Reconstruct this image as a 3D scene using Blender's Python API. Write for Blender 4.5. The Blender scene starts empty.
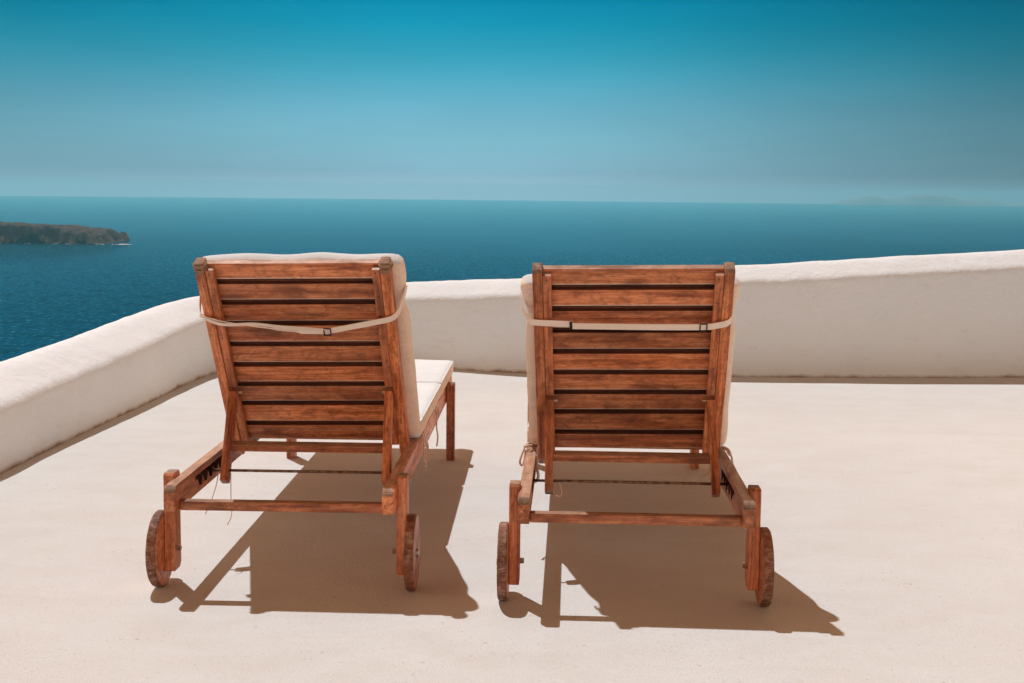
import bpy, bmesh, math, random
from mathutils import Vector, Matrix, noise
R = math.radians
random.seed(7)
scene = bpy.context.scene
col = scene.collection

# ------------------------------------------------------------------ camera
CAM_H, PITCH, ROLL, FPX = 1.0979, R(6.4109), R(0.5913), 1337.3
cam_d = bpy.data.cameras.new('camera'); cam = bpy.data.objects.new('camera', cam_d); col.objects.link(cam)
fwd = Vector((0, math.cos(PITCH), -math.sin(PITCH)))
rt = Vector((1, 0, 0)); up = Vector((0, math.sin(PITCH), math.cos(PITCH)))
rt2 = rt*math.cos(ROLL) + up*math.sin(ROLL); up2 = up*math.cos(ROLL) - rt*math.sin(ROLL)
cam.matrix_world = Matrix(((rt2.x, up2.x, -fwd.x, 0), (rt2.y, up2.y, -fwd.y, 0), (rt2.z, up2.z, -fwd.z, CAM_H), (0, 0, 0, 1)))
cam_d.sensor_width = 36; cam_d.lens = FPX*36/1024
cam_d.clip_start = .05; cam_d.clip_end = 90000
scene.camera = cam

# ------------------------------------------------------------------ exposure
vs = scene.view_settings
vs.view_transform = 'Standard'; vs.look = 'None'; vs.exposure = .04; vs.gamma = 1
scene.cycles.use_denoising = True
scene.cycles.max_bounces = 10; scene.cycles.diffuse_bounces = 5; scene.cycles.volume_bounces = 1
scene.cycles.sample_clamp_indirect = 6

# ------------------------------------------------------------------ sun and sky
SUN_EL, SUN_AZ = R(62.6), R(-30)             # azimuth from +Y, clockwise positive
SUN_STRENGTH, SUN_COL = 3.25, (1.0, .99, .98)
sd = bpy.data.lights.new('sun', 'SUN'); sun = bpy.data.objects.new('sun', sd); col.objects.link(sun)
sd.energy = SUN_STRENGTH; sd.angle = R(.53); sd.color = SUN_COL
tosun = Vector((math.sin(SUN_AZ)*math.cos(SUN_EL), math.cos(SUN_AZ)*math.cos(SUN_EL), math.sin(SUN_EL)))
sun.rotation_euler = tosun.to_track_quat('Z', 'Y').to_euler()
sun.location = (0, 0, 60)
SKY_STRENGTH = .10
SKY_LOW = [(0, (.74, .92, 1.20)), (.0075, (.60, .91, 1.16)), (.015, (.45, .82, 1.04)), (.031, (.345, .75, .93)), (.05, (.275, .70, .905)), (.068, (.19, .65, .875)), (.085, (.105, .605, .845)), (.102, (.045, .555, .805)), (.12, (.01, .50, .77)), (.138, (.0, .44, .74)), (.17, (.0, .38, .68))]
SKY_FILL = [(.17, (0, .38, .68)), (.24, (9.2, 5.7, 3.5)), (.5, (1.5, .54, .12)), (1, (.40, .07, .0))]  # warm bright band added above the view to warm shadows and the wall
w = bpy.data.worlds.new('World'); scene.world = w; w.use_nodes = True
nt = w.node_tree; N = nt.nodes; L = nt.links; N.clear()
tc = N.new('ShaderNodeTexCoord'); sp = N.new('ShaderNodeSeparateXYZ'); L.new(tc.outputs['Generated'], sp.inputs[0])
mx = N.new('ShaderNodeMath'); mx.operation = 'MAXIMUM'; mx.inputs[1].default_value = .012; L.new(sp.outputs[2], mx.inputs[0])
cb = N.new('ShaderNodeCombineXYZ'); L.new(sp.outputs[0], cb.inputs[0]); L.new(sp.outputs[1], cb.inputs[1]); L.new(mx.outputs[0], cb.inputs[2])
sky = N.new('ShaderNodeTexSky'); sky.sky_type = 'NISHITA'; sky.sun_disc = False
sky.sun_elevation = SUN_EL; sky.sun_rotation = SUN_AZ; sky.altitude = 145
L.new(cb.outputs[0], sky.inputs['Vector'])
bw = N.new('ShaderNodeRGBToBW'); L.new(sky.outputs[0], bw.inputs[0])
def sky_ramp(stops, scale, interp):
    q = N.new('ShaderNodeMath'); q.operation = 'MULTIPLY'; q.use_clamp = True; q.inputs[1].default_value = scale; L.new(sp.outputs[2], q.inputs[0])
    r = N.new('ShaderNodeValToRGB'); L.new(q.outputs[0], r.inputs[0]); er = r.color_ramp; er.interpolation = interp
    while len(er.elements) < len(stops): er.elements.new(.5)
    for e, (p, c) in zip(er.elements, stops): e.position = min(1, p*scale); e.color = (*c, 1)
    return r.outputs[0]
lo = sky_ramp(SKY_LOW, 1/.17, 'LINEAR'); hi = sky_ramp(SKY_FILL, 1, 'LINEAR')
az = N.new('ShaderNodeMapRange'); az.interpolation_type = 'SMOOTHSTEP'; L.new(sp.outputs[0], az.inputs[0])
az.inputs[1].default_value = -.02; az.inputs[2].default_value = .42; az.inputs[3].default_value = 1.0; az.inputs[4].default_value = .50
az2 = N.new('ShaderNodeMapRange'); az2.interpolation_type = 'SMOOTHSTEP'; L.new(sp.outputs[0], az2.inputs[0])
az2.inputs[1].default_value = -.42; az2.inputs[2].default_value = -.04; az2.inputs[3].default_value = .68; az2.inputs[4].default_value = 1.0
mpv = N.new('ShaderNodeMapping'); mpv.inputs['Scale'].default_value = (3, 3, 16); L.new(tc.outputs['Generated'], mpv.inputs[0])
sn_ = N.new('ShaderNodeTexNoise'); sn_.inputs['Scale'].default_value = 1.6; sn_.inputs['Detail'].default_value = 5; L.new(mpv.outputs[0], sn_.inputs['Vector'])
nr = N.new('ShaderNodeMapRange'); L.new(sn_.outputs[0], nr.inputs[0]); nr.inputs[1].default_value = .3; nr.inputs[2].default_value = .7; nr.inputs[3].default_value = .95; nr.inputs[4].default_value = 1.05
p1 = N.new('ShaderNodeMath'); p1.operation = 'MULTIPLY'; L.new(az.outputs[0], p1.inputs[0]); L.new(az2.outputs[0], p1.inputs[1])
p2 = N.new('ShaderNodeMath'); p2.operation = 'MULTIPLY'; L.new(p1.outputs[0], p2.inputs[0]); L.new(nr.outputs[0], p2.inputs[1])
lom = N.new('ShaderNodeVectorMath'); lom.operation = 'SCALE'; L.new(lo, lom.inputs[0]); L.new(p2.outputs[0], lom.inputs['Scale'])
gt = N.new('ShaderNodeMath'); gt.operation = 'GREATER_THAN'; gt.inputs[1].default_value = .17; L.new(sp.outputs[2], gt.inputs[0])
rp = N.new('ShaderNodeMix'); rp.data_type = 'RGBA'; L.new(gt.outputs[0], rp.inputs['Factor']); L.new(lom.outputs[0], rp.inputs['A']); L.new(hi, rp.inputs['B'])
ml = N.new('ShaderNodeMix'); ml.data_type = 'RGBA'; ml.blend_type = 'MULTIPLY'; ml.inputs['Factor'].default_value = 1
L.new(bw.outputs[0], ml.inputs['A']); L.new(rp.outputs['Result'], ml.inputs['B'])
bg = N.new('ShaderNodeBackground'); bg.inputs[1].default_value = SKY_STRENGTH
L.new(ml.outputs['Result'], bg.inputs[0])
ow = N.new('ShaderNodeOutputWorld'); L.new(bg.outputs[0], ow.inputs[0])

# ------------------------------------------------------------------ material helpers
class MT:
    def __init__(s, name):
        s.m = bpy.data.materials.new(name); s.m.use_nodes = True
        s.n = s.m.node_tree.nodes; s.l = s.m.node_tree.links
        s.b = s.n['Principled BSDF']; s.tc = s.n.new('ShaderNodeTexCoord')
        s.out = s.n['Material Output']
    def set(s, **k):
        for a, v in k.items(): s.b.inputs[a.replace('_', ' ')].default_value = v
        return s
    def coord(s, scale=(1, 1, 1), src='Object', rnd=0):
        mp = s.n.new('ShaderNodeMapping'); mp.inputs['Scale'].default_value = scale
        s.l.new(s.tc.outputs[src], mp.inputs[0])
        if rnd:
            oi = s.n.new('ShaderNodeObjectInfo'); mu = s.n.new('ShaderNodeVectorMath'); mu.operation = 'MULTIPLY'
            s.l.new(oi.outputs['Random'], mu.inputs[0]); mu.inputs[1].default_value = (rnd, rnd*1.7, rnd*.6)
            s.l.new(mu.outputs[0], mp.inputs['Location'])
        return mp.outputs[0]
    def noise(s, vec, scale, detail=4, rough=.55, dist=0):
        t = s.n.new('ShaderNodeTexNoise'); t.inputs['Scale'].default_value = scale; t.inputs['Detail'].default_value = detail
        t.inputs['Roughness'].default_value = rough; t.inputs['Distortion'].default_value = dist
        s.l.new(vec, t.inputs['Vector']); return t.outputs[0]
    def ramp(s, fac, stops, interp='LINEAR'):
        r = s.n.new('ShaderNodeValToRGB'); r.color_ramp.interpolation = interp
        e = r.color_ramp.elements
        while len(e) < len(stops): e.new(.5)
        for x, (p, c) in zip(e, stops):
            x.position = p; x.color = (*c, 1) if isinstance(c, tuple) else (c, c, c, 1)
        s.l.new(fac, r.inputs[0]); return r.outputs[0]
    def mix(s, fac, a, b, mode='MIX'):
        m = s.n.new('ShaderNodeMix'); m.data_type = 'RGBA'; m.blend_type = mode
        for k, v in (('Factor', fac), ('A', a), ('B', b)):
            if isinstance(v, (int, float)) and k == 'Factor': m.inputs[k].default_value = v
            elif isinstance(v, tuple): m.inputs[k].default_value = (*v, 1)
            else: s.l.new(v, m.inputs[k])
        return m.outputs['Result']
    def math(s, op, a, b):
        m = s.n.new('ShaderNodeMath'); m.operation = op
        for i, v in enumerate((a, b)):
            if isinstance(v, (int, float)): m.inputs[i].default_value = v
            else: s.l.new(v, m.inputs[i])
        return m.outputs[0]
    def color(s, o): s.l.new(o, s.b.inputs['Base Color']); return s
    def rough(s, o): s.l.new(o, s.b.inputs['Roughness']); return s
    def bump(s, h, strength=.3, dist=.01, prev=None):
        b = s.n.new('ShaderNodeBump'); b.inputs['Strength'].default_value = strength; b.inputs['Distance'].default_value = dist
        s.l.new(h, b.inputs['Height'])
        if prev is not None: s.l.new(prev, b.inputs['Normal'])
        s.l.new(b.outputs[0], s.b.inputs['Normal']); return b.outputs[0]

def wood(name, dark, mid, light, rough=.42):
    m = MT(name); v = m.coord((1, 1, 1), rnd=9.3)
    st = m.coord((1.6, 26, 26), rnd=7.1)
    g = m.noise(st, 2.2, 6, .62, .6)
    base = m.ramp(g, [(.32, dark), (.46, mid), (.64, light)])
    fine = m.noise(m.coord((4, 160, 160), rnd=3.3), 2.5, 3, .6)
    base = m.mix(m.ramp(fine, [(.42, 0.0), (.62, .42)]), base, dark)
    bl = m.noise(m.coord((2.2, 6, 6), rnd=5.9), 2.6, 5, .65, .4)
    base = m.mix(m.ramp(bl, [(.50, 0.0), (.70, .78)]), base, tuple(c*.5 for c in dark))
    b2 = m.noise(m.coord((5, 9, 9), rnd=2.2), 5, 6, .7, 1.2)
    base = m.mix(m.ramp(b2, [(.46, 0.0), (.66, .6)]), base, tuple(c*.8 for c in dark))
    base = m.mix(m.ramp(b2, [(.26, .45), (.42, 0.0)]), base, tuple(min(1, c*1.18) for c in light))
    sp_ = m.noise(v, 95, 2, .5)
    base = m.mix(m.ramp(sp_, [(.70, 0.0), (.76, .6)]), base, tuple(c*.55 for c in dark))
    oi = m.n.new('ShaderNodeObjectInfo')
    hv = m.n.new('ShaderNodeHueSaturation'); m.l.new(base, hv.inputs['Color'])
    mr = m.n.new('ShaderNodeMapRange'); m.l.new(oi.outputs['Random'], mr.inputs[0]); mr.inputs[3].default_value = .72; mr.inputs[4].default_value = 1.22
    m.l.new(mr.outputs[0], hv.inputs['Value'])
    fr_ = m.math('FRACT', m.math('MULTIPLY', oi.outputs['Random'], 17.3), 0)
    wt = m.mix(m.math('MULTIPLY', fr_, .14), hv.outputs[0], tuple(.55*c+.45*sum(mid)/3 for c in mid))
    m.color(wt); m.rough(m.ramp(bl, [(.35, rough-.08), (.7, rough+.2)]))
    m.bump(g, .22, .002, m.bump(fine, .15, .001))
    m.set(Specular_IOR_Level=.42)
    return m.m
W_MAIN = wood('varnished_wood', (.19, .044, .012), (.62, .185, .064), (.86, .36, .16))
W_SHEEN = wood('painted_sheen_edge', (.52, .30, .19), (.78, .54, .39), (.86, .64, .49), .5)  # pale tone paints the bright sheen along the slats' lower edges
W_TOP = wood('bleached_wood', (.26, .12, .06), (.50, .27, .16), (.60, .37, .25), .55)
W_END = wood('weathered_end_grain', (.17, .09, .055), (.32, .20, .13), (.42, .28, .19), .7)

W_SHADE = wood('painted_shade_wood', (.055, .013, .005), (.11, .028, .010), (.17, .048, .017), .7)  # dark tone paints the shade in the gaps between back slats
m = MT('worn_wheel_rim'); v = m.coord((1, 1, 1), rnd=4)
n1 = m.noise(m.coord((.6, 1, 1), rnd=4), 60, 8, .85, .5); n2 = m.noise(v, 9, 3)
c = m.mix(m.ramp(n1, [(.47, 0.0), (.64, .75)]), m.ramp(n2, [(.35, (.085, .024, .010)), (.65, (.22, .068, .028))]), (.50, .35, .25))
m.color(c).set(Roughness=.75); m.bump(n1, .5, .003); W_RIM = m.m

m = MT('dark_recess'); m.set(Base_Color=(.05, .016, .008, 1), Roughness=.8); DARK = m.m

def fabric(name, c0, c1, wrinkle=.35):
    m = MT(name); v = m.coord(rnd=3)
    wv = m.noise(v, 700, 2); big = m.noise(v, 5, 4, .55); md = m.noise(m.coord((1, 1.6, 1), rnd=3), 16, 4, .6, .8)
    m.color(m.ramp(big, [(.3, c0), (.7, c1)])).set(Roughness=.92, Specular_IOR_Level=.15)
    m.bump(md, wrinkle, .012, m.bump(wv, .15, .0006)); return m.m
F_WHITE = fabric('white_canvas', (.64, .70, .74), (.69, .75, .79))
F_WRAP = fabric('grey_brown_tie', (.22, .15, .10), (.38, .27, .19), .2)
F_CREAM = fabric('cream_canvas', (.84, .66, .53), (.88, .74, .62), .9)
F_STRAP = fabric('beige_webbing', (.82, .67, .56), (.88, .75, .64), .1)
F_TIE = fabric('cotton_tie', (.62, .46, .35), (.74, .60, .48), .2)
m = MT('black_plastic'); m.set(Base_Color=(.03, .018, .014, 1), Roughness=.4); BLACK = m.m
m = MT('steel_bolt'); m.set(Base_Color=(.45, .40, .36, 1), Metallic=1, Roughness=.35); STEEL = m.m

# plaster floor
m = MT('terrace_plaster'); v = m.coord()
b1 = m.noise(v, .55, 5, .6); tr = m.noise(m.coord((1, 1.5, 1)), 3.4, 7, .66, .4)
grit = m.noise(v, 210, 3, .6); pit = m.noise(v, 62, 2, .5)
c = m.ramp(b1, [(.3, (.575, .605, .615)), (.7, (.62, .65, .655))])
c = m.mix(m.ramp(tr, [(.42, 0.0), (.70, .45)]), c, (.53, .515, .495))
pm = m.ramp(m.noise(v, 5, 4, .7), [(.44, 0.0), (.64, 1.0)])
spk = m.ramp(pit, [(.64, 0.0), (.71, .55)])
c = m.mix(m.math('MULTIPLY', pm, spk), c, (.36, .22, .15))
spk2 = m.ramp(m.noise(v, 130, 2, .5), [(.665, 0.0), (.72, .6)])
c = m.mix(spk2, c, (.42, .27, .18))
m.color(c).set(Roughness=.88, Specular_IOR_Level=.2)
m.bump(tr, .25, .006, m.bump(m.noise(v, 60, 4, .65), .45, .005, m.bump(grit, .8, .0035))); FLOOR = m.m

# plaster wall
m = MT('whitewashed_plaster'); v = m.coord()
b1 = m.noise(v, 1.7, 5, .6); lump = m.noise(v, 9, 5, .6); grit = m.noise(v, 110, 4, .65)
c = m.ramp(b1, [(.3, (.695, .765, .82)), (.7, (.735, .80, .85))])
sm = m.ramp(m.noise(m.coord((1, 1, 2.5)), 6, 6, .7), [(.58, 0.0), (.74, .35)])
c = m.mix(sm, c, (.56, .54, .52))
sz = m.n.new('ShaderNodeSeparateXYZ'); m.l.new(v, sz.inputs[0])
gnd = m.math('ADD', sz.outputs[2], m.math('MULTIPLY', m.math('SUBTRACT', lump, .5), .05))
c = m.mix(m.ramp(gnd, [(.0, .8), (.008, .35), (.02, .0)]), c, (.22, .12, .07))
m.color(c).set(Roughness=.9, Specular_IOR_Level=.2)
m.bump(lump, .55, .02, m.bump(m.noise(v, 38, 5, .7), .45, .008, m.bump(grit, .6, .004))); WALL = m.m

# sea
m = MT('sea_water'); v = m.coord(src='Object')
wa = m.noise(m.coord((1, 1, 1)), .020, 8, .70); wb = m.noise(m.coord((1, .55, 1)), .16, 5, .65)
lg = m.noise(m.coord((1, .35, 1)), .0011, 4, .6)
c = m.ramp(lg, [(.3, (.0003, .019, .052)), (.7, (.0006, .052, .125))])
ch = m.ramp(wb, [(.52, 0.0), (.70, .75)])
c = m.mix(ch, c, (.03, .23, .31))
c = m.mix(m.ramp(m.noise(m.coord((1, .5, 1)), .045, 6, .7), [(.36, .65), (.52, 0.0)]), c, (.0002, .008, .014))
cap = m.math('MULTIPLY', m.ramp(m.noise(m.coord((1, .6, 1)), .11, 5, .72), [(.62, 0.0), (.70, .9)]), m.ramp(wa, [(.5, 0.0), (.62, 1.0)]))
c = m.mix(cap, c, (.30, .52, .60))
m.color(c).set(Roughness=.6, Specular_IOR_Level=0)
bn = m.bump(wa, .5, 5, m.bump(wb, .5, 1.0))
gl = m.n.new('ShaderNodeBsdfGlossy'); gl.inputs['Color'].default_value = (.42, .87, 1.0, 1); gl.inputs['Roughness'].default_value = .10
ge = m.n.new('ShaderNodeNewGeometry'); dt = m.n.new('ShaderNodeVectorMath'); dt.operation = 'DOT_PRODUCT'
m.l.new(ge.outputs['Normal'], dt.inputs[0]); m.l.new(ge.outputs['Incoming'], dt.inputs[1])
fz = m.math('POWER', m.math('SUBTRACT', 1.0, m.math('ABSOLUTE', dt.outputs['Value'], 0)), 36.0)     # rough-sea Fresnel: mirrors the sky only near the horizon
gl2 = m.n.new('ShaderNodeBsdfGlossy'); gl2.inputs['Color'].default_value = (.01, .45, .75, 1); gl2.inputs['Roughness'].default_value = .2
m.l.new(bn, gl2.inputs['Normal'])
m0 = m.n.new('ShaderNodeMixShader'); m0.inputs[0].default_value = .06; m.l.new(m.b.outputs[0], m0.inputs[1]); m.l.new(gl2.outputs[0], m0.inputs[2])
ms = m.n.new('ShaderNodeMixShader'); m.l.new(fz, ms.inputs[0])
m.l.new(m0.outputs[0], ms.inputs[1]); m.l.new(gl.outputs[0], ms.inputs[2]); m.l.new(ms.outputs[0], m.out.inputs['Surface'])
SEA = m.m

m = MT('headland_rock'); v = m.coord(src='Object')
st = m.noise(m.coord((1, 1, .45)), .055, 6, .7); sc = m.noise(v, .02, 6, .65)
ge = m.n.new('ShaderNodeNewGeometry'); sn = m.n.new('ShaderNodeSeparateXYZ'); m.l.new(ge.outputs['Normal'], sn.inputs[0])
rock = m.ramp(st, [(.35, (.030, .022, .018)), (.54, (.08, .058, .047)), (.70, (.34, .24, .19))])
scrub = m.ramp(sc, [(.35, (.040, .030, .026)), (.65, (.085, .062, .052))])
zz = m.n.new('ShaderNodeSeparateXYZ'); m.l.new(v, zz.inputs[0])
lay = m.math('ADD', m.math('MULTIPLY', zz.outputs[2], .02), m.math('MULTIPLY', m.noise(m.coord((.3, .3, 1)), .03, 4), .5))
rock = m.mix(m.ramp(lay, [(.55, 0.0), (.72, .85)]), rock, (.028, .023, .021))
m.color(m.mix(m.ramp(sn.outputs[2], [(.5, 0.0), (.8, 1.0)]), rock, scrub)).set(Roughness=.95, Specular_IOR_Level=.1)
m.bump(st, .8, 4); ROCK = m.m
m = MT('far_hill'); m.set(Base_Color=(.11, .172, .235, 1), Roughness=.95); HILL = m.m  # bluish base colour has some of the distance haze put into it
m = MT('sea_foam'); m.set(Base_Color=(.75, .8, .82, 1), Roughness=.9); FOAM = m.m

# ------------------------------------------------------------------ mesh helpers
def link(name, bm, mats, parent=None, M=None, smooth=False):
    me = bpy.data.meshes.new(name)
    bmesh.ops.recalc_face_normals(bm, faces=bm.faces)
    bm.to_mesh(me); bm.free()
    if not isinstance(mats, (list, tuple)): mats = [mats]
    for x in mats: me.materials.append(x)
    for p in me.polygons: p.use_smooth = smooth
    o = bpy.data.objects.new(name, me); col.objects.link(o)
    if parent: o.parent = parent
    if M is not None: o.matrix_local = M
    return o
def tag(o, label=None, cat=None, group=None, kind=None):
    for k, v in (('label', label), ('category', cat), ('group', group), ('kind', kind)):
        if v: o[k] = v
    return o
def empty(name, M):
    o = bpy.data.objects.new(name, None); o.empty_display_size = .1; col.objects.link(o); o.matrix_world = M; return o
def frame(o, x, z):
    x = Vector(x).normalized(); z = Vector(z); z = (z - x*z.dot(x)).normalized(); y = z.cross(x)
    return Matrix(((x.x, y.x, z.x, o[0]), (x.y, y.y, z.y, o[1]), (x.z, y.z, z.z, o[2]), (0, 0, 0, 1)))
def box_bm(lx, ly, lz, bev=.0025, seg=2, endmat=True, wob=0):
    bm = bmesh.new(); bmesh.ops.create_cube(bm, size=1)
    for v in bm.verts: v.co = Vector((v.co.x*lx, v.co.y*ly, v.co.z*lz))
    if endmat:
        for f in bm.faces:
            if abs(f.normal.x) > .9: f.material_index = 1
    if bev: bmesh.ops.bevel(bm, geom=list(bm.edges), offset=bev, segments=seg, affect='EDGES', profile=.6)
    return bm
def beam(name, p0, p1, wd, ht, upv, parent, bev=.0025, mats=None):
    """a bar from p0 to p1, wd across, ht along upv; its grain runs along local X"""
    p0, p1 = Vector(p0), Vector(p1)
    Mf = frame((p0+p1)/2, p1-p0, upv); bm = box_bm((p1-p0).length, wd, ht, bev)
    for f in bm.faces:
        f.normal_update()
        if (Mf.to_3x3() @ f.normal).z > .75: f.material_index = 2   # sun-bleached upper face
    return link(name, bm, mats or [W_MAIN, W_END, W_TOP], parent, Mf)
def prism_bm(poly, y0, y1, bev=.003, endx=None, seg=2):
    bm = bmesh.new()
    a = [bm.verts.new((x, y0, z)) for x, z in poly]; b = [bm.verts.new((x, y1, z)) for x, z in poly]
    n = len(poly); bm.faces.new(a); bm.faces.new(b[::-1])
    for i in range(n): bm.faces.new((a[i], b[i], b[(i+1) % n], a[(i+1) % n]))
    bmesh.ops.recalc_face_normals(bm, faces=bm.faces)
    if bev:
        es = [e for e in bm.edges if abs(e.verts[0].co.y-e.verts[1].co.y) < 1e-6]
        bmesh.ops.bevel(bm, geom=es, offset=bev, segments=seg, affect='EDGES', profile=.6)
    return bm
def tube_bm(pts, r, n=8, cyc=False, bm=None):
    bm = bm or bmesh.new(); pts = [Vector(p) for p in pts]; rings = []; prev = None
    for i, p in enumerate(pts):
        a = pts[i-1] if (i or cyc) else pts[i]; b = pts[(i+1) % len(pts)] if (i < len(pts)-1 or cyc) else pts[i]
        t = (b-a).normalized()
        if prev is None: prev = t.orthogonal().normalized()
        nn = (prev - t*prev.dot(t))
        nn = nn.normalized() if nn.length > 1e-6 else t.orthogonal().normalized(); prev = nn; bb = t.cross(nn)
        rr = r[i] if isinstance(r, (list, tuple)) else r
        rings.append([bm.verts.new(p + rr*(nn*math.cos(2*math.pi*k/n)+bb*math.sin(2*math.pi*k/n))) for k in range(n)])
    m_ = len(rings)
    for i in range(m_ if cyc else m_-1):
        A, B = rings[i], rings[(i+1) % m_]
        for k in range(n): bm.faces.new((A[k], A[(k+1) % n], B[(k+1) % n], B[k]))
    if not cyc: bm.faces.new(rings[0][::-1]); bm.faces.new(rings[-1])
    return bm
def spline(pts, n=8):
    pts = [Vector(p) for p in pts]; out = []
    for i in range(len(pts)-1):
        p0 = pts[max(i-1, 0)]; p1 = pts[i]; p2 = pts[i+1]; p3 = pts[min(i+2, len(pts)-1)]
        for k in range(n):
            t = k/n
            out.append(.5*((2*p1)+(-p0+p2)*t+(2*p0-5*p1+4*p2-p3)*t*t+(-p0+3*p1-3*p2+p3)*t**3))
    out.append(pts[-1]); return out
def ribbon_bm(pts, wdirs, wid, th, bm=None):
    bm = bm or bmesh.new(); rings = []
    for i, p in enumerate(pts):
        p = Vector(p); t = (Vector(pts[min(i+1, len(pts)-1)])-Vector(pts[max(i-1, 0)])).normalized()
        wv = Vector(wdirs[i]); wv = (wv - t*wv.dot(t)).normalized(); nn = t.cross(wv)
        h = (wid[i] if isinstance(wid, (list, tuple)) else wid)/2; q = th/2
        rings.append([bm.verts.new(p+wv*a*h+nn*b*q) for a, b in ((1, 1), (1, -1), (-1, -1), (-1, 1))])
    for A, B in zip(rings, rings[1:]):
        for k in range(4): bm.faces.new((A[k], A[(k+1) % 4], B[(k+1) % 4], B[k]))
    bm.faces.new(rings[0][::-1]); bm.faces.new(rings[-1]); return bm
def copy_tree(o, parent=None):
    c = o.copy(); col.objects.link(c)
    if parent: c.parent = parent
    for ch in list(o.children): copy_tree(ch, c)
    return c

# ------------------------------------------------------------------ setting: sea, headland, hills
SEA_Z = -145.0; SEA_R = 21500
bm = bmesh.new(); c0 = bm.verts.new((0, 0, 0)); ring = [bm.verts.new((SEA_R*math.cos(2*math.pi*i/360), SEA_R*math.sin(2*math.pi*i/360), 0)) for i in range(360)]
for i in range(360): bm.faces.new((c0, ring[i], ring[(i+1) % 360]))
tag(link('sea', bm, SEA, None, Matrix.Translation((0, 0, SEA_Z))), kind='structure')

def nz(x, y, s, o=4, seed=0): return noise.fractal(Vector((x*s+seed, y*s-seed, seed*.37)), 1.0, 2.0, o)
bm = bmesh.new(); nx, ny = 260, 46; grid = []
for i in range(nx+1):
    u = i/nx; row = []; x = -2124 + u*1075
    for j in range(ny+1):
        v = j/ny; yy = 300*v
        d = min(yy + 20*nz(x, 0, .012, 4, 3.1) + 10, (300-yy)*1.0, (-1049-x)*.5 + 8*nz(yy, x, .03, 3, 5))
        H = 51 - max(0, (x+1358)/325)**1.3*24 - max(0, (-1358-x)/700)*-8 + 3.0*nz(x, yy, .011, 5, 2) + (4*math.exp(-((x+1188)/26)**2))
        slope = 1/(1+math.exp(-(d-16 + 5*nz(x, yy, .05, 3, 9))/2.6))
        z = -3 + H*slope*(1 - .16*v) + max(0, min(1, d/15))*6*(.5+nz(x, yy, .07, 3, 1))
        row.append(bm.verts.new((x + 5*nz(yy, x, .04, 3, 8), 3425 + yy + 8*nz(x, yy, .05, 3, 4), z)))
    grid.append(row)
for i in range(nx):
    for j in range(ny): bm.faces.new((grid[i][j], grid[i+1][j], grid[i+1][j+1], grid[i][j+1]))
tag(link('headland', bm, ROCK, None, Matrix.Translation((0, 0, SEA_Z)), smooth=True), kind='structure')
bm = bmesh.new()
for k in range(46):
    t = random.random(); x = -1004 + 40*t*random.random() - (0 if k % 3 else 260*random.random()); y = 3426 + random.uniform(-10, 12)
    a, b = random.uniform(3, 9)*(1 if k % 3 else .6), random.uniform(3, 12)
    vs_ = [bm.verts.new((x+a*math.cos(q*math.pi/5)*random.uniform(.6, 1.3), y+b*math.sin(q*math.pi/5)*random.uniform(.6, 1.3), .3+.02*k)) for q in range(10)]
    bm.faces.new(vs_)
tag(link('surf', bm, FOAM, None, Matrix.Translation((0, 0, SEA_Z+.1))), kind='structure')

bm = bmesh.new(); nx, ny = 120, 14; grid = []
for i in range(nx+1):
    u = i/nx; x = 4920 + 2950*u; row = []
    env = (math.sin(math.pi*min(1, u*1.02))**.6 if 0 < u < 1 else 0)
    top = env*(120 + 60*nz(x, 0, .0022, 5, 6.2)) + 40*math.exp(-((u-.50)/.13)**2) + 30*math.exp(-((u-.22)/.08)**2) + 25*math.exp(-((u-.82)/.07)**2)
    for j in range(ny+1):
        v = j/ny; z = -6 + max(0, top)*math.sin(math.pi*v)**.8*(1+.18*nz(x, v*1500, .003, 4, 2))
        row.append(bm.verts.new((x, 20300+1000*v, z)))
    grid.append(row)
for i in range(nx):
    for j in range(ny): bm.faces.new((grid[i][j], grid[i+1][j], grid[i+1][j+1], grid[i][j+1]))
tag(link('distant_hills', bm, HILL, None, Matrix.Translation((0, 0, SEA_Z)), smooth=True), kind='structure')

# ------------------------------------------------------------------ parapet wall and terrace floor
ST = [(-2.35, -7, .34), (-2.2, -2, .33), (-2.06, 2.5, .33), (-1.957, 5.02, .345), (-1.925, 5.75, .358), (-1.862, 6.75, .392), (-1.80, 7.75, .425), (-1.62, 8.33, .445), (-1.18, 8.52, .475),
      (-.65, 8.33, .518), (-.05, 8.08, .56), (.6, 7.99, .61), (1.37, 7.985, .66), (2.23, 8.01, .713), (3.13, 8.1, .768), (4.3, 8.35, .83), (6.5, 9.1, .88), (10, 10.6, .9)]
line = spline([(a, b, c) for a, b, c in ST], 26)
PROF = [(.0, 0, 0), (.0, 0, .012), (.0, .12, .02), (.001, .30, .05), (.003, .5, .06), (.006, .80, .0), (.008, 1, -.128), (.011, 1, -.108), (.018, 1, -.092), (.032, 1, -.079), (.055, 1, -.066), (.090, 1, -.047), (.130, 1, -.025), (.165, 1, -.009), (.195, 1, -.001), (.225, 1, .0), (.255, 1, -.008), (.285, 1, -.026), (.318, 1, -.06), (.342, 1, -.105), (.355, 1, -.16), (.362, 1, -.28)]
bm = bmesh.new(); rows = []
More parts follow.
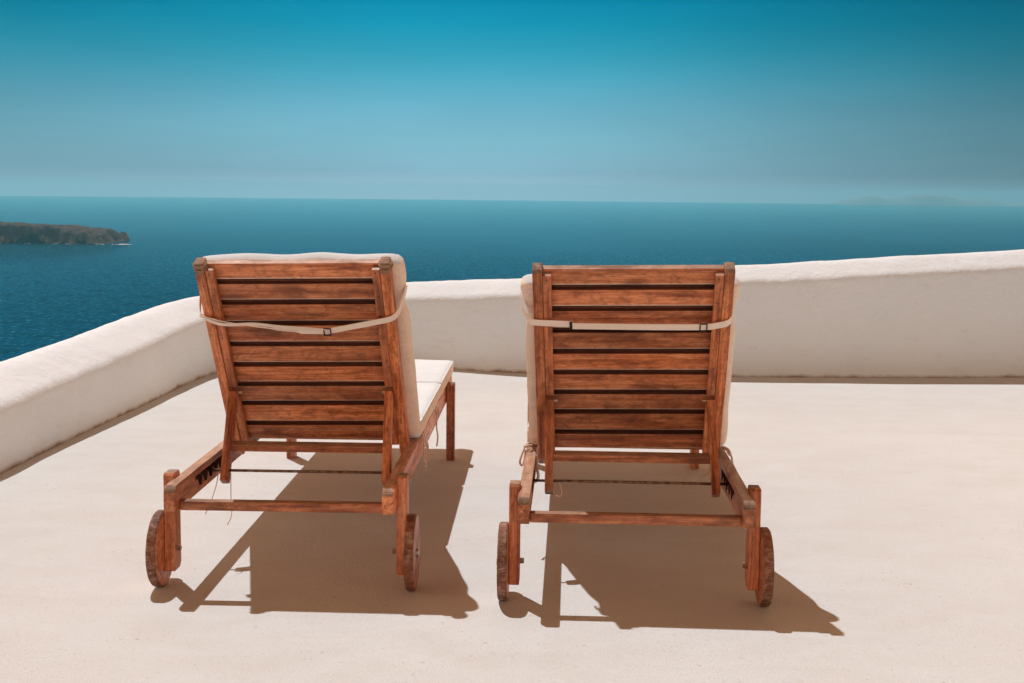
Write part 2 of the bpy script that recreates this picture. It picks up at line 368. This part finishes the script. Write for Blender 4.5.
for i, p in enumerate(line):
    t = (line[min(i+1, len(line)-1)]-line[max(i-1, 0)]); t.z = 0; t.normalize(); out = Vector((-t.y, t.x, 0)); H = p.z
    row = []
    for k, (o, a, dz) in enumerate(PROF):
        if k == 0: z = -.05
        elif a == 0: z = dz
        elif a < 1: z = a*(H-.128)
        else: z = H+dz
        q = Vector((p.x, p.y, 0)) + out*o + Vector((0, 0, z))
        if k > 1:
            d = Vector((noise.fractal(q*1.6, 1, 2, 3), noise.fractal(q*1.6+Vector((9, 3, 1)), 1, 2, 3), 0))
            q += out*(d.x*.008) + Vector((0, 0, d.y*.005*(1 if a == 1 else 0))) + out*noise.fractal(q*7, 1, 2, 3)*.003
            if a == 1: q.z += noise.fractal(q*6+Vector((4, 4, 4)), 1, 2, 3)*.004
        row.append(bm.verts.new(q))
    row.append(bm.verts.new(Vector((p.x, p.y, -4)) + out*.37))
    rows.append(row)
for A, B in zip(rows, rows[1:]):
    for k in range(len(A)-1): bm.faces.new((A[k], B[k], B[k+1], A[k+1]))
wall = link('parapet_wall', bm, WALL, None, None, smooth=True)
tag(wall, 'low whitewashed plaster wall with rounded top curving around the terrace edge', 'wall')
bm = bmesh.new(); pl = []
for i, p in enumerate(line[::6] + [line[-1]]):
    pl.append((p.x, p.y))
def outset(i):
    a = Vector(pl[max(i-1, 0)]); b = Vector(pl[min(i+1, len(pl)-1)]); t = (b-a).normalized(); return Vector(pl[i]) + Vector((-t.y, t.x))*.15
poly = [outset(i) for i in range(len(pl))] + [Vector((10.4, -7)), Vector((-2.4, -7.1))]
topv = [bm.verts.new((p.x, p.y, 0)) for p in poly]; botv = [bm.verts.new((p.x, p.y, -3.9)) for p in poly]
bm.faces.new(topv)
for i in range(len(poly)): bm.faces.new((topv[i], topv[(i+1) % len(poly)], botv[(i+1) % len(poly)], botv[i]))
tag(link('terrace_floor', bm, FLOOR), kind='structure')

# ------------------------------------------------------------------ haze
HAZE_DENSITY = 1/24000
bm = bmesh.new(); bmesh.ops.create_cube(bm, size=1)
for v in bm.verts: v.co = Vector((v.co.x*46000, v.co.y*46000, -30 + v.co.z*232))
hm = bpy.data.materials.new('sea_haze'); hm.use_nodes = True; hn = hm.node_tree.nodes; hn.clear()
pv = hn.new('ShaderNodeVolumePrincipled'); ho = hn.new('ShaderNodeOutputMaterial'); hm.node_tree.links.new(pv.outputs[0], ho.inputs['Volume'])
pv.inputs['Color'].default_value = (.24, .78, 1.0, 1); pv.inputs['Density'].default_value = HAZE_DENSITY; pv.inputs['Anisotropy'].default_value = .3
tag(link('haze', bm, hm), kind='stuff')

# ------------------------------------------------------------------ sun lounger (local: x right, y towards the foot end, z up)
WR = .309; RT = .031; ZT, ZB = .304, .233; RLEN = 2.25
BA = R(33.27); BH = (.006, .649, .280); LEAN = -.02; BW = .2775
us = Vector((0, -math.sin(BA), math.cos(BA))); un = Vector((0, -math.cos(BA), -math.sin(BA))); uu = Vector((1, 0, 0))
uu2 = (uu*math.cos(LEAN) - us*math.sin(LEAN)); us2 = (us*math.cos(LEAN) + uu*math.sin(LEAN))
def bp(u, s, n): return Vector(BH) + uu2*u + us2*s + un*n       # backrest frame: across, up the back, towards the rear

def make_lounger(M):
    root = empty('sun_lounger', M)
    # side rails with the notched slot inside
    for sx in (-1, 1):
        prof = []
        r = .026
        for k in range(7): a = math.pi - k*math.pi/12; prof.append((r + r*math.cos(a), ZT-r + r*math.sin(a)))
        prof += [(RLEN-.012, ZT), (RLEN, ZT-.012), (RLEN, ZB+.008), (RLEN-.008, ZB), (.010, ZB), (.0, ZB+.012)]
        slot = [(.21, ZB+.040), (.215, ZB+.052), (.53, ZB+.052), (.53, ZB+.044)]
        teeth = []
        n = 5; x0, x1 = .53, .23; st = (x0-x1)/n
        for k in range(n): teeth += [(x0-k*st-.006, ZB+.014), (x0-k*st-.030, ZB+.016), (x0-(k+1)*st+.006, ZB+.040)]
        hole = slot + teeth
        bm = bmesh.new(); depth = .017
        yi, yo = 0.0, RT                                      # inner face at local y = 0
        a = [bm.verts.new((x, yi, z)) for x, z in prof]; b = [bm.verts.new((x, yo, z)) for x, z in prof]
        h = [bm.verts.new((x, yi, z)) for x, z in hole]; g = [bm.verts.new((x, yi+depth, z)) for x, z in hole]
        ea = [bm.edges.new((a[i], a[(i+1) % len(a)])) for i in range(len(a))]
        eh = [bm.edges.new((h[i], h[(i+1) % len(h)])) for i in range(len(h))]
        bmesh.ops.triangle_fill(bm, edges=ea+eh, use_beauty=True)
        fb = bm.faces.new(b)
        for i in range(len(a)):
            f = bm.faces.new((a[i], a[(i+1) % len(a)], b[(i+1) % len(b)], b[i]))
            if 0 < i < 5: f.material_index = 1
            elif i in (5, 6): f.material_index = 3
        for i in range(len(h)):
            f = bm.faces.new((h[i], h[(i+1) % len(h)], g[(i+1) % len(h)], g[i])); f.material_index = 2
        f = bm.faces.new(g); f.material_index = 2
        bmesh.ops.recalc_face_normals(bm, faces=bm.faces)
        es = [e for e in bm.edges if all(v in b for v in e.verts) and fb in e.link_faces]
        bmesh.ops.bevel(bm, geom=es, offset=.003, segments=2, affect='EDGES')
        if sx > 0:   # local X -> chair y, local Y -> chair +x
            Mx = Matrix(((0, 1, 0, WR-RT), (1, 0, 0, 0), (0, 0, 1, 0), (0, 0, 0, 1)))
        else:
            Mx = Matrix(((0, -1, 0, -(WR-RT)), (1, 0, 0, 0), (0, 0, 1, 0), (0, 0, 0, 1)))
        if sx > 0:
            # keep a right-handed object matrix: mirror the mesh instead
            for v in bm.verts: v.co.y = -v.co.y
            Mx = Matrix(((0, -1, 0, WR-RT), (1, 0, 0, 0), (0, 0, 1, 0), (0, 0, 0, 1)))
        link('rail', bm, [W_MAIN, W_END, DARK, W_TOP], root, Mx)
    # cross bars
    beam('cross_bar', (-(WR-RT), .060, .241), (WR-RT, .060, .241), .034, .026, (0, 0, 1), root, .004)
    beam('cross_bar', (-(WR-RT), 2.20, .265), (WR-RT, 2.20, .265), .03, .05, (0, 0, 1), root)
    # seat slats
    y = .852
    while y < 2.18:
        beam('seat_slat', (-(WR-RT), y, .291), (WR-RT, y, .291), .062, .018, (0, 0, 1), root); y += .0745
    # head legs with wheels, foot legs
    for sx in (-1, 1):
        ly0, ly1 = .092, .158
        lg = prism_bm([(.319, ly0+.006), (.319, ly1-.010), (.309, ly1), (.056, ly1), (.043, ly1-.014), (.043, ly0+.003), (.046, ly0), (.313, ly0)], -.0145, .0145, .003)
        for f in lg.faces:
            if abs(f.normal.x) > .9: f.material_index = 1
        Mleg = Matrix(((0, 1, 0, sx*(WR+.0115)), (0, 0, 1, 0), (1, 0, 0, 0), (0, 0, 0, 1)))
        leg = link('leg', lg, [W_MAIN, W_END], root, Mleg)
        bz = bmesh.new(); bmesh.ops.create_cone(bz, segments=6, radius1=.0085, radius2=.0075, depth=.012, cap_ends=True)
        bolt = link('bolt', bz, STEEL, leg, Mleg.inverted() @ (Matrix.Translation((sx*(WR-.009), .112, .106)) @ Matrix.Rotation(math.pi/2, 4, 'Y')))
        bm = bmesh.new(); rw = .1055; seg = 56; tw = .026
        prof = [(-tw/2, .0), (-tw/2, rw-.004), (-tw/2+.004, rw), (tw/2-.004, rw), (tw/2, rw-.004), (tw/2, 0)]
        rings = []
        for (xx, rr) in prof[1:5]:
            rings.append([bm.verts.new((xx + .0008*noise.noise(Vector((k*.7, xx*90, sx))), rr*math.cos(2*math.pi*k/seg)*(1+.008*noise.noise(Vector((k*.9, sx*3, 1)))), rr*math.sin(2*math.pi*k/seg)*(1+.008*noise.noise(Vector((k*.9, sx*3, 1)))))) for k in range(seg)])
        for i, (A, B) in enumerate(zip(rings, rings[1:])):
            for k in range(seg):
                f = bm.faces.new((A[k], A[(k+1) % seg], B[(k+1) % seg], B[k])); f.material_index = 1
        bm.faces.new(rings[0]); bm.faces.new(rings[-1][::-1])
        wheel = link('wheel', bm, [W_MAIN, W_RIM], root, Matrix.Translation((sx*(WR+.0395), .105, .1055)))
        bz = bmesh.new(); bmesh.ops.create_cone(bz, segments=20, radius1=.014, radius2=.012, depth=.006, cap_ends=True)
        link('hub_cap', bz, STEEL, wheel, Matrix.Translation((sx*.016, 0, 0)) @ Matrix.Rotation(sx*math.pi/2, 4, 'Y'))
        fl = prism_bm([(.0, 0), (.31, 0), (.318, .008), (.318, .05), (.31, .058), (0, .058)], -.0165, .0165, .003)
        for f in fl.faces:
            if abs(f.normal.x) > .9: f.material_index = 1
        link('leg', fl, [W_MAIN, W_END], root, Matrix(((0, 1, 0, sx*(WR+.019)), (0, 0, 1, 1.885), (1, 0, 0, 0), (0, 0, 0, 1))))
    # backrest: stiles, battens, slats
    FB = frame(bp(0, 0, 0), us2, un)                           # local X up the back, Y across, Z to the rear
    for sx in (-1, 1):
        prof = [(.0, -.046), (.716, -.046), (.723, -.040), (.723, -.008), (.715, 0), (.0, 0), (-.03, -.012), (-.03, -.036)]
        bm = prism_bm(prof, -.014, .014, .0028)
        for f in bm.faces:
            if f.normal.x > .5: f.material_index = 1
        link('stile', bm, [W_MAIN, W_END], root, frame(bp(sx*(BW-.014), 0, 0), us2, un))
        for s0, s1, nn in ((.263, .703, -.003), (.02, .215, -.003)):
            p0, p1 = bp(sx*(BW-.0405), s0, nn-.010), bp(sx*(BW-.0405), s1, nn-.010)
            bt = beam('batten', p0, p1, .0235, .020, un, root, .002)
            zs = (.03, .11, .19, .27, .35, .43, .455) if s0 > .1 else (.05, .15)
            for q in zs:
                bz = bmesh.new()
                mt = Matrix.Translation((q-(s1-s0)/2 + random.uniform(-.006, .006), random.uniform(-.003, .003), .0101))
                bmesh.ops.create_cone(bz, segments=8, radius1=.0021, radius2=.0021, depth=.0008, cap_ends=True, matrix=mt)
                link('screw', bz, BLACK, bt)
    edges_s = [.020, .084, .168, .247, .325, .405, .484, .563, .638, .711]
    for k in range(9):
        s0, s1 = edges_s[k], edges_s[k+1]
        gap = .0155 if k else .002
        a, b = s0+gap, s1
        hw = BW-.0285
        L0 = b-a
        # profile in (s, n): rounded lower rear edge, recessed tongue towards the slat below
        pr = [(b, -.044), (b, -.0265), (b-.0012, -.0252), (a+.0080, -.0252), (a+.0045, -.0262), (a+.0015, -.0290), (a, -.033), (a, -.038)]
        if k: pr += [(a-gap+.001, -.038), (a-gap+.001, -.044)]
        else: pr += [(a, -.044)]
        bm = bmesh.new(); nseg = len(pr)
        A = [bm.verts.new((-hw, -(n_), s_-(a+b)/2)) for s_, n_ in pr]; B = [bm.verts.new((hw, -(n_), s_-(a+b)/2)) for s_, n_ in pr]
        bm.faces.new(A[::-1]); bm.faces.new(B)
        for i in range(nseg):
            f = bm.faces.new((A[i], A[(i+1) % nseg], B[(i+1) % nseg], B[i]))
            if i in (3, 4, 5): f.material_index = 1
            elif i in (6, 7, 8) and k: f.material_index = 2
            elif i == 0: f.material_index = 2 if k < 8 else 3
        fm = Matrix.Translation(bp(0, (a+b)/2, 0)) @ Matrix(((uu2.x, -un.x, us2.x, 0), (uu2.y, -un.y, us2.y, 0), (uu2.z, -un.z, us2.z, 0), (0, 0, 0, 1)))
        link('back_slat', bm, [W_MAIN, W_SHEEN, W_SHADE, W_TOP], root, fm)
    # props, their bar and the steel rod in the notches
    for sx in (-1, 1):
        p0 = bp(sx*(BW-.0405), .248, .006); p1 = Vector((.246 if sx > 0 else -.233, .372, .235))
        pr = beam('prop', p0, p1, .024, .036, (0, 1, .2), root, .003)
        bz = bmesh.new(); bmesh.ops.create_cone(bz, segments=10, radius1=.005, radius2=.005, depth=.012, cap_ends=True)
        link('bolt', bz, STEEL, root, Matrix.Translation(bp(sx*(BW-.058), .238, -.008)) @ Matrix.Rotation(math.pi/2, 4, 'Y'))
    beam('prop_bar', (-.226, .432, .332), (.238, .432, .332), .03, .022, (0, -.3, 1), root, .003)
    bm = tube_bm([(-(WR-RT)-.014, .388, .267), (WR-RT+.014, .388, .267)], .0042, 10)
    link('prop_rod', bm, STEEL if False else W_ROD, root, None, True)
    return root
m = MT('rusty_rod'); n1 = m.noise(m.coord(), 60, 4); m.color(m.ramp(n1, [(.35, (.10, .05, .03)), (.6, (.26, .17, .12))])).set(Roughness=.5, Metallic=.6); W_ROD = m.m

def pose(x, y, a): return Matrix.Translation((x, y, 0)) @ Matrix.Rotation(R(a), 4, 'Z')
ML = pose(-.6208, 3.5037, -1.3549); MR = pose(.3273, 3.4019, -2.5098)
lounger = make_lounger(ML)
tag(lounger, 'brown slatted wooden lounger beside the low left wall, angled to show its white seat', 'sun lounger', 'wooden loungers on the terrace')
lounger2 = copy_tree(lounger); lounger2.matrix_world = MR
tag(lounger2, 'brown slatted wooden lounger seen squarely from behind, bare wood at its back top', 'sun lounger', 'wooden loungers on the terrace')

# ------------------------------------------------------------------ cushions
def pad_bm(sx, sy, sz, r, cx=34, cy=50, cz=6, warp=None, rear=False):
    bm = bmesh.new()
    def face_grid(ax, sgn):
        dims = [(sx, cx), (sy, cy), (sz, cz)]
        o = [i for i in range(3) if i != ax]; (la, na), (lb, nb) = dims[o[0]], dims[o[1]]
        vs_ = []
        for i in range(na+1):
            rw = []
            for j in range(nb+1):
                p = [0, 0, 0]; p[ax] = sgn*dims[ax][0]/2
                p[o[0]] = (i/na-.5)*la; p[o[1]] = (j/nb-.5)*lb
                rw.append(bm.verts.new(p))
            vs_.append(rw)
        for i in range(na):
            for j in range(nb): bm.faces.new((vs_[i][j], vs_[i+1][j], vs_[i+1][j+1], vs_[i][j+1]))
    for ax in range(3):
        for sg in (-1, 1): face_grid(ax, sg)
    bmesh.ops.remove_doubles(bm, verts=bm.verts, dist=1e-5)
    for f in bm.faces:
        f.normal_update()
    for f in bm.faces:
        c_ = f.calc_center_median()
        f.material_index = 1 if (abs(abs(c_.x)-sx/2) < 1e-4 or (rear and (abs(c_.z+sz/2) < 1e-4 or abs(c_.y+sy/2) < 1e-4))) else 0
    for v in bm.verts:
        p = v.co; q = Vector((max(-sx/2+r, min(sx/2-r, p.x)), max(-sy/2+r, min(sy/2-r, p.y)), max(-sz/2+r, min(sz/2-r, p.z))))
        d = p-q
        if d.length > 1e-9: v.co = q + d.normalized()*min(d.length, r) if d.length > r else p
        if warp: v.co = warp(v.co)
    return bm

def make_cushion(M, kind):
    root = empty('lounger_cushion', M)
    Lk = kind == 'L'
    # back pad: x across, y up the back, z to the front
    s0, s1 = (.006, .698) if Lk else (.006, .672)
    th = .056; hw = .300 if Lk else .304; off = .011 if Lk else -.003
    PB = Matrix.Translation(bp(off, (s0+s1)/2, -.048-th/2)) @ Matrix(((uu2.x, us2.x, -un.x, 0), (uu2.y, us2.y, -un.y, 0), (uu2.z, us2.z, -un.z, 0), (0, 0, 0, 1)))
    sc_ = (.545 if Lk else .53) - (s0+s1)/2; ln = s1-s0
    def warp(p):
        q = p.copy()
        cin = math.exp(-((p.y-sc_)/.05)**2)
        q.x *= 1 - .030*cin
        if not Lk: q.x += (-.010 if p.x < 0 else .002)*math.exp(-((p.y-(.63-(s0+s1)/2))/.05)**2)*abs(p.x)/hw
        q.z *= 1 - .22*cin*(abs(p.x)/hw)**3
        q.z += .010*(1-(p.x/hw)**2)*(1-(2*p.y/ln)**2)*(1 if p.z > 0 else 0)
        if p.y < 0 and p.z > 0: q.y -= .016*min(1, (-p.y/(ln/2))**6)
        ex = (abs(p.x)/hw)**(14 if Lk else 2) * (max(0, p.y)/(ln/2))**6
        q.y -= ex*(.014 if Lk else .036)
        q.y += .0025*noise.noise(Vector((p.x*6, 0, 3 if Lk else 8)))
        if not Lk: q.y += (.018 if p.y > 0 else 0)*(-p.x/hw)*.3
        d = Vector((noise.noise(p*9+Vector((1, 5 if Lk else 2, 0))), noise.noise(p*9+Vector((7, 0, 3))), noise.noise(p*9+Vector((0, 0, 9)))))
        q += Vector((d.x*.005, d.y*.003, d.z*.004))
        return q
    back = link('back_pad', pad_bm(2*hw, ln, th, .020, 40, 54, 6, warp, True), [F_WHITE, F_CREAM], root, PB, True)
    # seat pads
    z0, z1 = .3065, .368
    for (ya, yb) in ((.715, 1.575), (1.58, 2.275)):
        l_ = yb-ya
        def warp2(p, l_=l_):
            q = p.copy()
            q.z += .008*(1-(p.x/.3)**2)*(1-(2*p.y/l_)**4)*(1 if p.z > 0 else 0)
            d = noise.noise(p*8+Vector((l_, 2 if Lk else 4, 0))); q.z += d*.003*(1 if p.z > 0 else 0); q.x += d*.003
            return q
        sp_ = link('seat_pad', pad_bm(.618, l_, z1-z0, .017, 34, 40, 5, warp2), [F_WHITE, F_CREAM], root, Matrix.Translation((.007 if Lk else 0, (ya+yb)/2, (z0+z1)/2)), True)
        hx, hy = .306, l_/2-.003
        path = []
        for (cx_, cy_, a0) in ((hx-.02, hy-.02, 0), (-hx+.02, hy-.02, 90), (-hx+.02, -hy+.02, 180), (hx-.02, -hy+.02, 270)):
            for k in range(5): a = R(a0+k*22.5); path.append((cx_+.02*math.cos(a), cy_+.02*math.sin(a), .024))
        link('piping', tube_bm(path, .0030, 6, True), F_WHITE, sp_, None, True)
    # strap round the back with its buckle
    def W(u, s, n): return bp(u, s+.0215, n)
    wv = us2
    if Lk:
        pts = [(-.289, .590, -.075), (-.288, .565, -.040), (-.285, .540, .000), (-.276, .522, .006), (-.235, .508, .007), (-.16, .492, .007), (-.07, .477, .007), (.0, .470, .007), (.078, .468, .007)]
        wid = [.018, .018, .018, .017, .016, .013, .015, .020, .020]
        P = [W(*p) for p in spline(pts, 5)]; wl = [wid[min(i//5, 8)]*(1-(i % 5)/5)+wid[min(i//5+1, 8)]*((i % 5)/5) for i in range(len(P))]
        tw = [wv + un*(.9 if 4 <= i//5 <= 5 else (.5 if i//5 in (3, 6) else 0)) for i in range(len(P))]
        bm = ribbon_bm(P, tw, wl, .002)
        pts = [(-.276, .520, .009), (-.235, .500, .011), (-.19, .498, .012), (-.13, .499, .011), (-.06, .489, .011), (.03, .480, .010), (.078, .472, .010)]
        P = [W(*p) for p in spline(pts, 5)]; ribbon_bm(P, [wv+un*.35]*len(P), .014, .002, bm)
        pts = [(.078, .468, .007), (.16, .487, .007), (.225, .503, .008), (.268, .514, .006), (.288, .526, -.008), (.302, .552, -.036), (.311, .580, -.066)]
        P = [W(*p) for p in spline(pts, 6)]; ribbon_bm(P, [wv]*len(P), .019, .002, bm)
        bk = [(.078, .468)]
    else:
        pts = [(-.316, .558, -.085), (-.310, .542, -.045), (-.292, .530, -.005), (-.278, .526, .004), (-.235, .524, .006), (-.172, .520, .006)]
        P = [W(*p) for p in spline(pts, 6)]; bm = ribbon_bm(P, [wv]*len(P), .021, .002)
        pts = [(-.172, .516, .009), (-.06, .513, .008), (.06, .511, .008), (.2, .511, .008), (.24, .516, .007), (.268, .524, .005), (.279, .535, -.010), (.284, .556, -.05), (.286, .575, -.085)]
        P = [W(*p) for p in spline(pts, 6)]; ribbon_bm(P, [wv]*len(P), .021, .002, bm)
        bk = [(-.172, .518), (.2, .511)]
    strap = link('strap', bm, F_STRAP, root)
    for bi, (u, s) in enumerate(bk):
        a, b = (.0095, .0125)
        if not Lk and bi == 0: a, b = .002, .0125
        loop = [W(u+x, s+y, .0105) for x, y in ((-a, -b), (0, -b), (a, -b), (a, 0), (a, b), (0, b), (-a, b), (-a, 0))]
        link('buckle', tube_bm(loop, .0022, 6, True), BLACK, strap)
    # cotton ties
    def tie(p, r=.0028): link('tie', tube_bm(spline(p, 6), r, 6), F_TIE, root, None, True)
    if Lk:
        x = WR+.006
        tie([(x-.004, 1.30, .315), (x+.006, 1.29, .285), (x+.004, 1.30, .245), (x+.008, 1.31, .205), (x+.004, 1.315, .17)], .003)
        tie([(x-.004, 1.34, .32), (x+.008, 1.35, .295), (x+.006, 1.33, .27), (x+.004, 1.29, .275), (x+.008, 1.28, .30)], .0035)
        tie([(x-.002, .80, .312), (x+.005, .79, .28), (x+.004, .80, .235), (x+.006, .84, .205), (x+.008, .89, .215), (x+.006, .92, .25), (x+.006, .88, .262), (x+.004, .86, .22), (x+.006, .82, .196)], .0026)
        tie([(x, .83, .312), (x+.006, .85, .27), (x+.006, .87, .225), (x+.006, .84, .19), (x+.003, .80, .18)], .0024)
        for sx in (-1, 1):                                     # wrapped round the stile tops
            cu = sx*(BW-.014)
            for q, (ss, tl) in enumerate(((.715, .002), (.707, -.003), (.700, .004))):
                ring = [bp(cu + .0165*math.cos(a)*(1+.10*math.sin(3*a+2*q)), ss + tl*math.sin(a+q), -.0225 + .0265*math.sin(a)) for a in [k*math.pi/10 for k in range(20)]]
                link('tie', tube_bm(ring, .0036, 7, True), F_WRAP, root, None, True)
        # loose cords hanging under the head end
        tie([(-.252, .375, .262), (-.256, .36, .225), (-.266, .33, .18), (-.274, .30, .155)], .0014)
        tie([(-.215, .375, .262), (-.212, .36, .225), (-.205, .33, .18), (-.198, .30, .15), (-.205, .28, .13)], .0014)
    else:
        x = -WR
        tie([(x-.004, .66, .315), (x-.010, .64, .30), (x-.018, .62, .275), (x-.012, .63, .26), (x-.006, .66, .275), (x-.004, .68, .30)], .0032)
        tie([(x+.006, .67, .322), (x-.004, .64, .318), (x+.010, .63, .322), (x+.018, .66, .316)], .0045)
        tie([(x+.034, .60, .30), (x+.036, .585, .265), (x+.040, .58, .235), (x+.030, .575, .222), (x+.036, .56, .228)], .0045)
        tie([(WR-.004, .62, .315), (WR+.006, .60, .306), (WR+.010, .60, .285), (WR+.022, .61, .262)], .003)
        tie([(WR-.012, .66, .322), (WR-.002, .63, .320), (WR+.002, .60, .312)], .0055)
        tie([(WR-.042, .62, .285), (WR-.05, .60, .268), (WR-.075, .58, .25), (WR-.10, .57, .242)], .0026)
        tie([(-.205, .40, .262), (-.196, .395, .235), (-.20, .39, .222), (-.215, .385, .226)], .002)
    return root
cu1 = make_cushion(ML, 'L')
tag(cu1, 'white cushion tied over the left lounger, its seat visible and its strap sagging', 'cushion', 'cushions on the loungers')
cu2 = make_cushion(MR, 'R')
tag(cu2, 'cushion with cream sides on the right lounger, held by a straight beige strap', 'cushion', 'cushions on the loungers')
